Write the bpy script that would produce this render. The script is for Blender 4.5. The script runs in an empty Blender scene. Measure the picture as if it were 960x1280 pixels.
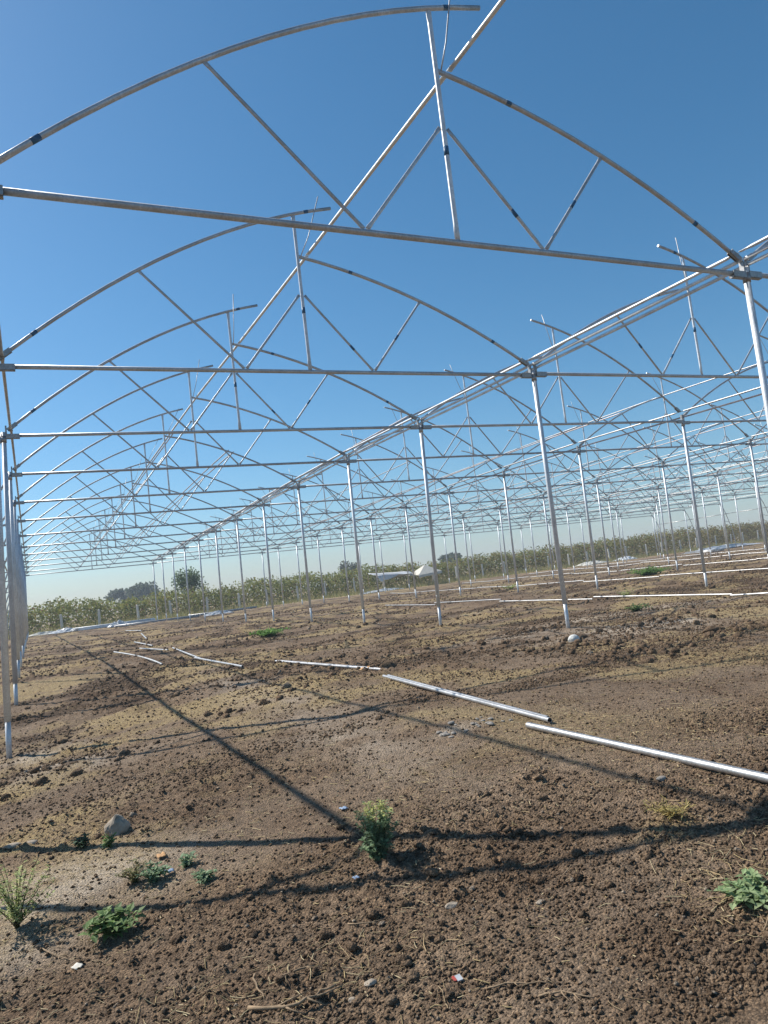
import bpy, math, random
import numpy as np
from mathutils import Vector, Matrix, Quaternion

random.seed(7)
RNG = np.random.default_rng(11)
scene = bpy.context.scene
COL = scene.collection

# ------------------------------------------------------------------ camera
CAM = Vector((0.0445, 0.0, 1.3403))
r_ = Vector((0.89720955, -0.42529877, -0.11889483))
u_ = Vector((0.0683496, -0.13225071, 0.98885696))
w_ = Vector((0.43628358, 0.89533832, 0.0895876))
cd = bpy.data.cameras.new('camera')
cd.sensor_fit = 'VERTICAL'
cd.sensor_height = 36.0
cd.lens = 924.8 / 1280 * 36.0
cd.clip_start = 0.05
cd.clip_end = 12000
cam = bpy.data.objects.new('camera', cd)
COL.objects.link(cam)
m = Matrix((r_, u_, -w_)).transposed().to_4x4()
m.translation = CAM
cam.matrix_world = m
scene.camera = cam

# ------------------------------------------------------------------ sky and sun
SUN = Vector((-0.65, 0.80, 1.0)).normalized()          # from the ground towards the sun
elev = math.asin(SUN.z)
azim = math.atan2(SUN.x, SUN.y)
world = bpy.data.worlds.new('World')
scene.world = world
world.use_nodes = True
nt = world.node_tree
nt.nodes.clear()
out = nt.nodes.new('ShaderNodeOutputWorld')
bg = nt.nodes.new('ShaderNodeBackground')
sky = nt.nodes.new('ShaderNodeTexSky')
sky.sky_type = 'NISHITA'
sky.sun_disc = False
sky.sun_elevation = elev
sky.sun_rotation = azim
sky.altitude = 0
sky.air_density = 1.0
sky.dust_density = 0.55
sky.ozone_density = 6.0
bg.inputs['Strength'].default_value = 0.094
hsat = nt.nodes.new('ShaderNodeHueSaturation')
hsat.inputs['Saturation'].default_value = 1.16
hsat.inputs['Hue'].default_value = 0.488
nt.links.new(sky.outputs[0], hsat.inputs['Color'])
nt.links.new(hsat.outputs[0], bg.inputs['Color'])
nt.links.new(bg.outputs[0], out.inputs['Surface'])

sl = bpy.data.lights.new('sun', 'SUN')
sl.energy = 5.0
sl.angle = math.radians(0.55)
sl.color = (1.0, 0.95, 0.87)
sun = bpy.data.objects.new('sun', sl)
COL.objects.link(sun)
sun.rotation_euler = (-SUN).to_track_quat('-Z', 'Y').to_euler()
sun.location = (0, 0, 30)

scene.view_settings.view_transform = 'Standard'
scene.view_settings.look = 'None'
scene.view_settings.exposure = 0.42
scene.view_settings.gamma = 1.0
scene.view_settings.use_curve_mapping = False

# ------------------------------------------------------------------ noise (numpy)
def hsh(ix, iy, s):
    a = ix.astype(np.int64).astype(np.uint32)
    b = iy.astype(np.int64).astype(np.uint32)
    h = a * np.uint32(374761393) + b * np.uint32(668265263) + np.uint32((s * 974711 + 12345) & 0xffffffff)
    h ^= h >> np.uint32(13)
    h *= np.uint32(1274126177)
    h ^= h >> np.uint32(16)
    h *= np.uint32(2246822519)
    h ^= h >> np.uint32(15)
    return h.astype(np.float64) / 4294967295.0

def vn(x, y, s):
    fx, fy = np.floor(x), np.floor(y)
    tx, ty = x - fx, y - fy
    tx = tx * tx * tx * (tx * (tx * 6 - 15) + 10)
    ty = ty * ty * ty * (ty * (ty * 6 - 15) + 10)
    a = hsh(fx, fy, s); b = hsh(fx + 1, fy, s); c = hsh(fx, fy + 1, s); d = hsh(fx + 1, fy + 1, s)
    return (a + (b - a) * tx) * (1 - ty) + (c + (d - c) * tx) * ty - 0.5

def fbm(x, y, s, o=3):
    v = 0; a = 1.0
    for k in range(o):
        v = v + a * vn(x * 2 ** k + 3.7 * k, y * 2 ** k - 1.3 * k, s + k)
        a *= 0.5
    return v

def domes(x, y, cell, s, thr=0.0):
    """rounded lumps scattered on a jittered lattice"""
    x = x / cell; y = y / cell
    fx, fy = np.floor(x), np.floor(y)
    h = np.zeros_like(x)
    for i in (-1, 0, 1):
        for j in (-1, 0, 1):
            cx, cy = fx + i, fy + j
            px = cx + 0.15 + 0.7 * hsh(cx, cy, s)
            py = cy + 0.15 + 0.7 * hsh(cx, cy, s + 1)
            rr = 0.22 + 0.42 * hsh(cx, cy, s + 2) ** 2
            an = 6.28 * hsh(cx, cy, s + 3)
            dx, dy = x - px, y - py
            ex = dx * np.cos(an) + dy * np.sin(an); ey = (-dx * np.sin(an) + dy * np.cos(an)) * 1.35
            q = 1 - (ex * ex + ey * ey) / (rr * rr)
            h = np.maximum(h, np.sqrt(np.maximum(q, 0)) * rr * (hsh(cx, cy, s + 4) > thr))
    return h * cell

def bump(x, y, cx, cy, rx, ry, a=0.0):
    dx, dy = x - cx, y - cy
    ex = dx * math.cos(a) + dy * math.sin(a); ey = -dx * math.sin(a) + dy * math.cos(a)
    return np.exp(-((ex / rx) ** 2 + (ey / ry) ** 2))

FY = [6.87, 11.9, 16.8, 21.81, 26.85, 31.68, 36.51, 41.29, 46.06, 50.88, 55.72, 60.58, 65.43]
FH = [5.072, 5.121, 5.187, 5.276, 5.267, 5.231, 5.156, 5.102, 5.082, 5.051, 5.032, 5.01, 5.015]
GX = [-40, -10, 0, 6.87, 11.9, 16.8, 21.81, 26.85, 36.51, 46.06, 55.72, 65.43, 90, 140, 400, 4000]
GZ = [-.25, -.24, -.22, -.21, -.27, -.16, -.08, -.02, .02, .06, .08, .06, .05, .1, .1, .1]
W = 9.6

def base_height(x, y):
    z = np.interp(y, GX, GZ)
    z = z + 0.09 * np.clip(x - 1.8, -2.6, 1.7) * np.clip((20 - y) / 10, 0, 1)   # the near plot falls away to the left
    z = z - 0.06 * bump(x, y, -0.6, 13.0, 1.6, 5.0)
    z = z + 0.09 * bump(x, y, 0.0, 9.6, 0.7, 0.6)                    # spoil heap
    z = z + 0.06 * bump(x, y, 0.0, 5.3, 0.6, 0.5)
    z = z + 0.035 * bump(x, y, 3.6, 5.95, 0.4, 0.22, -0.2)            # rubble heap
    z = z + 0.05 * bump(x, y, 10.1, 10.6, 1.4, 0.9)
    ci = np.clip(np.round(x / W), 1, 7)                              # little mounds round the column feet
    fy = np.array(FY)
    ck = np.clip(np.round(np.interp(y, fy, np.arange(13.0))), 0, 12).astype(int)
    z = z + (0.05 + 0.05 * ((ci * 7 + ck * 5) % 4) / 3) * np.exp(-((x - ci * W) / 0.3) ** 2 - ((y - fy[ck]) / 0.28) ** 2)
    z = z + np.clip((x - 60) / 60, 0, 1) * 0.25
    z = z + 0.13 * fbm(x / 3.2, y / 2.6, 5, 2) * np.clip((np.hypot(x, y) - 6) / 14, 0.12, 1)
    return z

def rough_mask(x, y):
    mk = np.clip(0.5 + 1.7 * fbm(x / 1.3, y / 1.3, 21, 3), 0, 1)
    track = np.exp(-((x - 2.85 - 0.05 * (y - 6)) / 0.45) ** 2) * (y < 16) * (y > 4.4)
    smooth = bump(x, y, 2.4, 2.6, 0.8, 0.6)
    smooth = np.maximum(smooth, np.maximum(bump(x, y, 0.05, 5.35, 0.6, 0.5), bump(x, y, 0.0, 9.7, 0.6, 0.5)))
    near = np.exp(-((x - 0.9) / 1.0) ** 2 - ((y - 2.9) / 0.7) ** 2)
    return np.clip(mk * (1 - 0.85 * track) * (1 - 0.7 * smooth) + 0.8 * near, 0.06, 1)

def height(x, y):
    z = base_height(x, y)
    mk = rough_mask(x, y)
    far = np.clip((y - 8) / 8, 0, 1)
    calm = np.clip((y - 4) / 6, 0.4, 1)
    z = z + 0.055 * fbm(x / 0.55, y / 0.42, 31, 3) * (0.45 + 0.6 * mk) * calm
    z = z + 0.035 * fbm(x / 0.16, y / 0.16, 41, 2) * (0.3 + 0.7 * mk) * np.maximum(calm, 0.5)
    z = z + domes(x, y, 0.11, 51, 0.55) * 0.55 * mk
    z = z + domes(x, y, 0.045, 61, 0.3) * 0.5 * (0.35 + 0.65 * mk)
    big = np.clip(fbm(x / 2.6, y / 1.3, 71, 3) * 2.0 - 0.05, 0, 1) * far
    z = z + big * (domes(x, y, 0.33, 81, 0.4) * 0.45 + domes(x, y, 0.15, 91, 0.3) * 0.6)
    return z

def gz(x, y):
    return float(height(np.array([float(x)]), np.array([float(y)]))[0])

def gbase(x, y):
    return float(base_height(np.array([float(x)]), np.array([float(y)]))[0])

# ------------------------------------------------------------------ materials
def mat(name):
    mt = bpy.data.materials.new(name)
    mt.use_nodes = True
    n = mt.node_tree
    b = n.nodes['Principled BSDF']
    return mt, n, b

def ramp(n, fac, stops):
    r = n.nodes.new('ShaderNodeValToRGB')
    el = r.color_ramp.elements
    while len(el) < len(stops): el.new(0.5)
    for e, (p, c) in zip(el, stops):
        e.position = p; e.color = (*c, 1)
    n.links.new(fac, r.inputs[0])
    return r.outputs[0]

def noise(n, scale, detail=3, rough=0.55, vec=None):
    t = n.nodes.new('ShaderNodeTexNoise')
    t.inputs['Scale'].default_value = scale
    t.inputs['Detail'].default_value = detail
    t.inputs['Roughness'].default_value = rough
    if vec: n.links.new(vec, t.inputs['Vector'])
    return t.outputs[0]

def mixc(n, fac, a, b, mode='MIX'):
    x = n.nodes.new('ShaderNodeMix'); x.data_type = 'RGBA'; x.blend_type = mode
    for s, v in ((x.inputs[0], fac), (x.inputs[6], a), (x.inputs[7], b)):
        if isinstance(v, (int, float)): s.default_value = v
        elif isinstance(v, tuple): s.default_value = (*v, 1)
        else: n.links.new(v, s)
    return x.outputs[2]

def attr(n, name, out='Fac'):
    a = n.nodes.new('ShaderNodeAttribute'); a.attribute_name = name
    return a.outputs[out]

def objvec(n):
    return n.nodes.new('ShaderNodeTexCoord').outputs['Object']

def bumpn(n, b, h, strength, dist):
    x = n.nodes.new('ShaderNodeBump')
    x.inputs['Strength'].default_value = strength; x.inputs['Distance'].default_value = dist
    n.links.new(h, x.inputs['Height']); n.links.new(x.outputs[0], b.inputs['Normal'])

def soil_material():
    mt, n, b = mat('soil')
    v = n.nodes.new('ShaderNodeNewGeometry').outputs['Position']
    c1 = ramp(n, noise(n, 1.1, 4, 0.6, v), [(0.3, (0.150, 0.100, 0.064)), (0.5, (0.195, 0.135, 0.088)), (0.72, (0.240, 0.172, 0.116))])
    c2 = ramp(n, noise(n, 17, 4, 0.65, v), [(0.38, (0.66, 0.64, 0.62)), (0.5, (0.98, 0.98, 0.98)), (0.62, (1.28, 1.26, 1.22))])
    c = mixc(n, 1.0, c1, c2, 'MULTIPLY')
    c3 = ramp(n, noise(n, 95, 3, 0.7, v), [(0.36, (0.42, 0.40, 0.38)), (0.50, (0.98, 0.98, 0.98)), (0.64, (1.62, 1.56, 1.46))])
    c = mixc(n, 0.8, c, c3, 'MULTIPLY')
    pale = mixc(n, 0.75, (0.44, 0.365, 0.285), c3, 'MULTIPLY')
    c = mixc(n, attr(n, 'pale'), c, pale)
    dark = mixc(n, 1.0, c, (0.40, 0.37, 0.35), 'MULTIPLY')
    c = mixc(n, attr(n, 'moist'), c, dark)
    straw = mixc(n, 0.6, (0.40, 0.30, 0.150), c3, 'MULTIPLY')
    mm = n.nodes.new('ShaderNodeMath'); mm.operation = 'MULTIPLY'
    n.links.new(attr(n, 'litter'), mm.inputs[0])
    n.links.new(ramp(n, noise(n, 30, 4, 0.75, v), [(0.40, (0.08, 0.08, 0.08)), (0.56, (1, 1, 1))]), mm.inputs[1])
    c = mixc(n, mm.outputs[0], c, straw)
    n.links.new(c, b.inputs['Base Color'])
    b.inputs['Roughness'].default_value = 0.95
    b.inputs['Specular IOR Level'].default_value = 0.15
    vo = n.nodes.new('ShaderNodeTexVoronoi'); vo.inputs['Scale'].default_value = 70
    n.links.new(v, vo.inputs['Vector'])
    nz = noise(n, 130, 4, 0.7, v)
    ad = n.nodes.new('ShaderNodeMath'); ad.operation = 'SUBTRACT'
    n.links.new(nz, ad.inputs[0]); n.links.new(vo.outputs['Distance'], ad.inputs[1])
    bumpn(n, b, ad.outputs[0], 1.0, 0.016)
    return mt

def galv(name, lo, hi, rough, metal=0.88, tint=(1, 1, 1)):
    mt, n, b = mat(name)
    v = objvec(n)
    info = n.nodes.new('ShaderNodeObjectInfo').outputs['Random']
    vo = n.nodes.new('ShaderNodeTexVoronoi'); vo.inputs['Scale'].default_value = 55
    n.links.new(v, vo.inputs['Vector'])
    c = ramp(n, vo.outputs['Color'], [(0.2, tuple(lo * t for t in tint)), (0.8, tuple(hi * t for t in tint))])
    st = ramp(n, noise(n, 2.3, 5, 0.65, v), [(0.35, (0.78, 0.77, 0.76)), (0.6, (1.05, 1.05, 1.05))])
    c = mixc(n, 1.0, c, st, 'MULTIPLY')
    rc = ramp(n, info, [(0.0, (0.86, 0.86, 0.87)), (1.0, (1.08, 1.07, 1.05))])
    c = mixc(n, 1.0, c, rc, 'MULTIPLY')
    n.links.new(c, b.inputs['Base Color'])
    b.inputs['Metallic'].default_value = metal
    rr = n.nodes.new('ShaderNodeMapRange')
    n.links.new(noise(n, 9, 3, 0.6, v), rr.inputs[0])
    rr.inputs[3].default_value = rough - 0.1; rr.inputs[4].default_value = rough + 0.12
    n.links.new(rr.outputs[0], b.inputs['Roughness'])
    return mt

def plain(name, col, rough=0.8, var=0.25, scale=12, metal=0.0, bstr=0.0, spec=0.3):
    mt, n, b = mat(name)
    v = objvec(n)
    lo = tuple(c * (1 - var) for c in col); hi = tuple(min(1, c * (1 + var)) for c in col)
    nz = noise(n, scale, 5, 0.65, v)
    n.links.new(ramp(n, nz, [(0.3, lo), (0.7, hi)]), b.inputs['Base Color'])
    b.inputs['Roughness'].default_value = rough
    b.inputs['Metallic'].default_value = metal
    b.inputs['Specular IOR Level'].default_value = spec
    if bstr: bumpn(n, b, nz, bstr, 0.02)
    return mt

def leafmat(name, rough=0.6, trans=0.38):
    """leaf colour comes from each leaf's own 'Col' attribute"""
    mt, n, b = mat(name)
    c = attr(n, 'Col', 'Color')
    n.links.new(c, b.inputs['Base Color'])
    b.inputs['Roughness'].default_value = rough
    b.inputs['Specular IOR Level'].default_value = 0.3
    tr = n.nodes.new('ShaderNodeBsdfTranslucent')
    n.links.new(c, tr.inputs[0])
    mx = n.nodes.new('ShaderNodeMixShader'); mx.inputs[0].default_value = trans
    n.links.new(b.outputs[0], mx.inputs[1]); n.links.new(tr.outputs[0], mx.inputs[2])
    n.links.new(mx.outputs[0], n.nodes['Material Output'].inputs[0])
    return mt

M = {}
M['soil'] = soil_material()
M['tube'] = galv('galvanised_tube', 0.45, 0.56, 0.45, 0.5, (0.95, 1.0, 1.05))
M['column'] = galv('galvanised_column', 0.66, 0.78, 0.5, 0.3, (0.95, 1.0, 1.05))
M['purlin'] = galv('galvanised_purlin', 0.40, 0.50, 0.42, 0.6)
M['primer'] = galv('pinkish_purlin', 0.40, 0.50, 0.45, 0.55, (1.0, 0.88, 0.86))
M['bracket'] = galv('galvanised_bracket', 0.30, 0.42, 0.5)
M['pipe'] = galv('galvanised_pipe', 0.36, 0.48, 0.42, 0.7)
M['tape'] = plain('blue_tape', (0.035, 0.11, 0.21), 0.5, 0.3, 8)
M['rock'] = plain('field_stone', (0.34, 0.28, 0.215), 0.9, 0.4, 14, 0, 0.5)
M['concrete'] = plain('concrete', (0.66, 0.63, 0.57), 0.9, 0.2, 9, 0, 0.2)
M['rubble'] = plain('grey_rubble', (0.27, 0.245, 0.215), 0.95, 0.3, 25, 0, 0.4)
M['mortar'] = plain('pale_mortar', (0.58, 0.58, 0.55), 0.9, 0.2, 20, 0, 0.4)
M['plastic'] = plain('white_plastic', (0.52, 0.53, 0.54), 0.45, 0.1, 6, 0, 0.1, 0.5)
M['canvas'] = plain('white_canvas', (0.56, 0.53, 0.46), 0.85, 0.12, 4)
M['twig'] = plain('dry_twig', (0.26, 0.185, 0.115), 0.9, 0.35, 30, 0, 0.2)
M['bark'] = plain('bark', (0.10, 0.075, 0.055), 0.95, 0.35, 10, 0, 0.3)
M['leaf'] = leafmat('leaf', 0.6, 0.45)
M['straw'] = leafmat('straw', 0.8, 0.1)
M['red'] = plain('faded_red_paper', (0.48, 0.09, 0.07), 0.6, 0.3, 60)
M['bluish'] = plain('pale_blue_plastic', (0.24, 0.31, 0.42), 0.4, 0.2, 40)
M['tan'] = plain('orange_brown_scrap', (0.42, 0.24, 0.11), 0.8, 0.3, 40)

# ------------------------------------------------------------------ builders
def link(name, me, parent=None, loc=None, rz=0.0):
    o = bpy.data.objects.new(name, me)
    COL.objects.link(o)
    if parent: o.parent = parent
    if loc is not None: o.location = loc
    if rz: o.rotation_euler = (0, 0, rz)
    return o

def tag(o, label=None, cat=None, group=None, kind=None):
    if label: o['label'] = label
    if cat: o['category'] = cat
    if group: o['group'] = group
    if kind: o['kind'] = kind
    return o

def empty(name, loc=(0, 0, 0)):
    o = bpy.data.objects.new(name, None)
    o.empty_display_size = 0.2
    COL.objects.link(o); o.location = loc
    return o

class MB:
    def __init__(s): s.v = []; s.f = []; s.c = []
    def add(s, vs, fs, col=None):
        o = len(s.v); s.v.extend([tuple(p) for p in vs]); s.f.extend([tuple(i + o for i in f) for f in fs])
        s.c.extend([col] * len(vs))
    def box(s, c, h, rot=None):
        c = Vector(c); vs = []
        for sx in (-1, 1):
            for sy in (-1, 1):
                for sz in (-1, 1):
                    p = Vector((sx * h[0], sy * h[1], sz * h[2]))
                    if rot: p = rot @ p
                    vs.append(c + p)
        s.add(vs, [(0, 1, 3, 2), (4, 6, 7, 5), (0, 4, 5, 1), (2, 3, 7, 6), (0, 2, 6, 4), (1, 5, 7, 3)])
    def sweep(s, pts, ref, rad, n=10, cap=True, col=None):
        """tube along pts; rad: list of (half width along ref, half width across)"""
        pts = [Vector(p) for p in pts]; ref = Vector(ref).normalized()
        if not isinstance(rad, list): rad = [(rad, rad)] * len(pts)
        vs = []; N = len(pts)
        for i, p in enumerate(pts):
            t = (pts[min(i + 1, N - 1)] - pts[max(i - 1, 0)]).normalized()
            a = (ref - t * ref.dot(t)).normalized(); b = t.cross(a)
            ra, rb = rad[i]
            for k in range(n):
                an = 2 * math.pi * k / n
                vs.append(p + a * (ra * math.cos(an)) + b * (rb * math.sin(an)))
        fs = []
        for i in range(N - 1):
            for k in range(n):
                k2 = (k + 1) % n
                fs.append((i * n + k, i * n + k2, (i + 1) * n + k2, (i + 1) * n + k))
        if cap:
            fs.append(tuple(range(n))[::-1]); fs.append(tuple((N - 1) * n + k for k in range(n)))
        s.add(vs, fs, col)
    def mesh(s, name, material, smooth=True):
        me = bpy.data.meshes.new(name)
        me.from_pydata(s.v, [], s.f)
        me.materials.append(material)
        if smooth:
            me.polygons.foreach_set('use_smooth', [len(f) <= 4 for f in s.f])
        if any(c is not None for c in s.c):
            a = me.color_attributes.new('Col', 'FLOAT_COLOR', 'POINT')
            arr = np.array([(c or (0.1, 0.1, 0.1)) + (1.0,) for c in s.c], dtype=np.float32)
            a.data.foreach_set('color', arr.ravel())
        me.update()
        return me

def np_mesh(name, V, F, material, colors=None, smooth=True, attrs=None):
    """V (n,3), F (m,k) with k constant"""
    me = bpy.data.meshes.new(name)
    k = F.shape[1]
    me.vertices.add(len(V)); me.loops.add(F.size); me.polygons.add(len(F))
    me.vertices.foreach_set('co', V.astype(np.float32).ravel())
    me.loops.foreach_set('vertex_index', F.astype(np.int32).ravel())
    me.polygons.foreach_set('loop_start', np.arange(0, F.size, k, dtype=np.int32))
    me.polygons.foreach_set('loop_total', np.full(len(F), k, dtype=np.int32))
    me.update(calc_edges=True)
    me.polygons.foreach_set('use_smooth', np.full(len(F), smooth, dtype=bool))
    me.materials.append(material)
    if colors is not None:
        a = me.color_attributes.new('Col', 'FLOAT_COLOR', 'POINT')
        a.data.foreach_set('color', np.c_[colors, np.ones(len(colors))].astype(np.float32).ravel())
    for nm, val in (attrs or {}).items():
        a = me.attributes.new(nm, 'FLOAT', 'POINT')
        a.data.foreach_set('value', val.astype(np.float32))
    me.update()
    return me

def tube_pts(a, b, flat=0.0, n=2):
    """end points and insets for a member whose ends are hammered flat"""
    a = Vector(a); b = Vector(b); d = (b - a); L = d.length; d.normalize()
    if not flat: return [a, b]
    return [a, a + d * flat * 0.8, a + d * flat * 1.5, b - d * flat * 1.5, b - d * flat * 0.8, b]

def flat_rad(r):
    return [(r * 0.3, r * 1.3), (r * 0.3, r * 1.3), (r, r), (r, r), (r * 0.3, r * 1.3), (r * 0.3, r * 1.3)]

# ------------------------------------------------------------------ ground
def axis(lo, a, b, hi, s, gl, gh):
    c = list(np.arange(a, b, s))
    d = s; x = c[-1]; up = []
    while x < hi:
        d *= gh if d < 0.5 else 1.16
        x += d; up.append(x)
    d = s; x = a; dn = []
    while x > lo:
        d *= gl if d < 0.5 else 1.2
        x -= d; dn.append(x)
    return np.array(dn[::-1] + c + up)

gx = axis(-4000, -0.8, 4.4, 4000, 0.021, 1.06, 1.02)
gy = axis(-4000, 2.0, 5.0, 6000, 0.020, 1.14, 1.0095)
XX, YY = np.meshgrid(gx, gy)
xf, yf = XX.ravel(), YY.ravel()
zf = height(xf, yf)
nx, ny = len(gx), len(gy)
idx = np.arange(nx * ny).reshape(ny, nx)
F = np.stack([idx[:-1, :-1], idx[:-1, 1:], idx[1:, 1:], idx[1:, :-1]], -1).reshape(-1, 4)
mk = rough_mask(xf, yf)
n1 = fbm(xf / 0.3, yf / 0.3, 101, 3)
pale = np.zeros_like(xf)
for (cx, cy, rx, ry, amp) in [(0.0, 9.7, 0.7, 0.55, 0.9), (0.05, 5.35, 0.62, 0.5, 1.15), (-0.2, 5.0, 0.35, 0.5, 0.9), (3.45, 5.85, 0.30, 0.14, 0.55),
                              (10.2, 10.4, 1.9, 1.1, 0.8), (8.6, 12.6, 1.2, 0.7, 0.5), (12.5, 13.2, 3, 1.0, 0.55), (3.0, 12, 0.5, 4.0, 0.35), (0, 11.5, 0.6, 0.5, 0.7),
                              (2.7, 7.0, 0.4, 2.2, 0.28), (14.5, 20, 3, 0.7, 0.4), (0.0, 72, 6, 3, 0.9), (25, 70, 14, 2, 0.5)]:
    pale = np.maximum(pale, amp * bump(xf, yf, cx, cy, rx, ry))
pale = np.clip(pale * (1.1 + 1.5 * n1) + 0.10 * (1 - mk) + 0.12 * n1, 0, 1)
n2 = fbm(xf / 1.9, yf / 1.0, 111, 4)
n4 = fbm(xf / 0.6, yf / 0.5, 141, 3)
moist = np.clip((n2 + 0.5 * n4 + 0.10) * 2.4, 0, 0.95) * np.clip((yf - 4) / 9, 0.0, 1) * (1 - pale)
n3 = fbm(xf / 1.3, yf / 0.9, 121, 4)
litter = np.clip((n3 + 0.03) * 3.0, 0, 1.0) * np.clip((yf - 4.0) / 3, 0, 1)
moist = moist * (1 - 0.7 * litter)
litter = np.maximum(litter, np.clip(bump(xf, yf, 2.95, 3.0, 0.16, 0.14) * (1 + 1.5 * n1), 0, 0.8))
verge = np.clip((yf - 67.5) / 2.5, 0, 1) * (0.65 + 0.5 * n2)
litter = np.clip(np.maximum(litter, verge), 0, 1)
gme = np_mesh('ground', np.stack([xf, yf, zf], -1), F, M['soil'], attrs={'pale': pale, 'moist': moist, 'litter': litter})
ground = link('ground', gme)
tag(ground, 'dark brown dug soil of the building plot with paler trodden patches', kind='structure')

# clods: loose crumbs of soil lying on the ground
def ico(sub):
    t = (1 + 5 ** 0.5) / 2
    v = [(-1, t, 0), (1, t, 0), (-1, -t, 0), (1, -t, 0), (0, -1, t), (0, 1, t), (0, -1, -t), (0, 1, -t), (t, 0, -1), (t, 0, 1), (-t, 0, -1), (-t, 0, 1)]
    f = [(0, 11, 5), (0, 5, 1), (0, 1, 7), (0, 7, 10), (0, 10, 11), (1, 5, 9), (5, 11, 4), (11, 10, 2), (10, 7, 6), (7, 1, 8),
         (3, 9, 4), (3, 4, 2), (3, 2, 6), (3, 6, 8), (3, 8, 9), (4, 9, 5), (2, 4, 11), (6, 2, 10), (8, 6, 7), (9, 8, 1)]
    v = [Vector(p).normalized() for p in v]
    for _ in range(sub):
        mid = {}; nf = []
        def md(a, b):
            k = (min(a, b), max(a, b))
            if k not in mid:
                v.append(((v[a] + v[b]) / 2).normalized()); mid[k] = len(v) - 1
            return mid[k]
        for a, b, c in f:
            ab, bc, ca = md(a, b), md(b, c), md(c, a)
            nf += [(a, ab, ca), (b, bc, ab), (c, ca, bc), (ab, bc, ca)]
        f = nf
    return np.array([tuple(p) for p in v]), np.array(f)

def octa():
    return np.array([(1, 0, 0), (-1, 0, 0), (0, 1, 0), (0, -1, 0), (0, 0, 1), (0, 0, -1.0)]), np.array([(0, 2, 4), (2, 1, 4), (1, 3, 4), (3, 0, 4), (2, 0, 5), (1, 2, 5), (3, 1, 5), (0, 3, 5)])

def scatter_lumps(name, px, py, size, sub, seed, material, sink=0.35, nvar=6):
    rg = np.random.default_rng(seed)
    bv, bf = ico(sub) if sub >= 0 else octa()
    vs = []
    for k in range(nvar):
        d = 1 + 0.34 * (rg.random((len(bv), 1)) - 0.5) * (1.6 if sub <= 0 else 1.9)
        if sub > 0: d = d + 0.22 * np.sin(bv @ rg.normal(size=(3, 1)) * 2.4 + k)
        vs.append(bv * d * np.array([1.0, 0.75 + 0.3 * rg.random(), 0.62 + 0.25 * rg.random()]))
    vs = np.array(vs)
    N = len(px)
    sel = rg.integers(0, nvar, N)
    an = rg.random(N) * 6.283
    c, s = np.cos(an)[:, None], np.sin(an)[:, None]
    P = vs[sel] * size[:, None, None]
    X = P[:, :, 0] * c - P[:, :, 1] * s; Y = P[:, :, 0] * s + P[:, :, 1] * c
    pz = height(px, py)
    V = np.stack([X + px[:, None], Y + py[:, None], P[:, :, 2] + (pz + size * sink)[:, None]], -1).reshape(-1, 3)
    Fc = (bf[None] + (np.arange(N) * len(bv))[:, None, None]).reshape(-1, 3)
    dark = np.repeat(rg.random(N) ** 3 * (0.2 if sub < 0 else 0.5), len(bv))
    pl = np.repeat((rg.random(N) < 0.06) * rg.random(N) * 0.8, len(bv))
    zero = np.zeros_like(dark)
    return link(name, np_mesh(name, V, Fc, material, attrs={'pale': pl, 'moist': dark, 'litter': zero}))

def sample_near(N, ymin, ymax, seed, p=2.0, keep=None):
    """more pieces near the camera, thinning with distance"""
    rg = np.random.default_rng(seed)
    u = rg.random(N * 3)
    y = (ymin ** (-p + 1) + u * (ymax ** (-p + 1) - ymin ** (-p + 1))) ** (1 / (-p + 1))
    x = (-0.25 + rg.random(N * 3) * 1.75) * y - 0.15
    k = rg.random(N * 3) < (keep(x, y) if keep else 1.0)
    return x[k][:N], y[k][:N]

x, y = sample_near(115000, 1.9, 16, 1, 1.7, lambda a, b: np.clip(0.12 + 0.07 * np.clip(b - 3.5, 0, 6) + 0.88 * rough_mask(a, b) ** 1.3, 0, 1))
sz = (0.003 + 0.012 * np.random.default_rng(2).random(len(x)) ** 4) * (1 + np.clip(y - 4, 0, 12) * 0.10)
o = scatter_lumps('soil_crumbs', x, y, sz, -1, 3, M['soil'], 0.25, 24)
tag(o, 'small crumbs of dark soil strewn over the near ground', kind='stuff')
x, y = sample_near(44000, 7, 48, 41, 1.5, lambda a, b: np.clip(0.25 + 1.6 * fbm(a / 1.9, b / 1.0, 111, 4), 0.06, 1) * (1 - 0.8 * bump(a, b, 0.1, 9.0, 1.1, 1.0)))
sz = (0.009 + 0.020 * np.random.default_rng(42).random(len(x)) ** 2) * (y / 10) ** 0.75
o = scatter_lumps('tilled_crumbs', x, y, sz, -1, 43, M['soil'], 0.2, 24)
tag(o, 'coarse crumbs of tilled earth over the middle ground', kind='stuff')
x, y = sample_near(1500, 2.0, 14, 4, 1.9, lambda a, b: rough_mask(a, b) ** 3)
sz = 0.008 + 0.022 * np.random.default_rng(5).random(len(x)) ** 5
o = scatter_lumps('soil_clods', x, y, sz, 1, 6, M['soil'])
tag(o, 'loose brown clods scattered over the dug ground', kind='stuff')
x, y = sample_near(3600, 7, 62, 7, 1.35, lambda a, b: np.clip(fbm(a / 2.6, b / 1.3, 71, 3) * 3.0, 0, 1))
sz = 0.016 + 0.055 * np.random.default_rng(8).random(len(x)) ** 3
o = scatter_lumps('turned_earth_lumps', x, y, sz, 1, 9, M['soil'], 0.15, 14)
tag(o, 'dark lumps of freshly turned earth between the greenhouse columns', kind='stuff')

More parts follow.
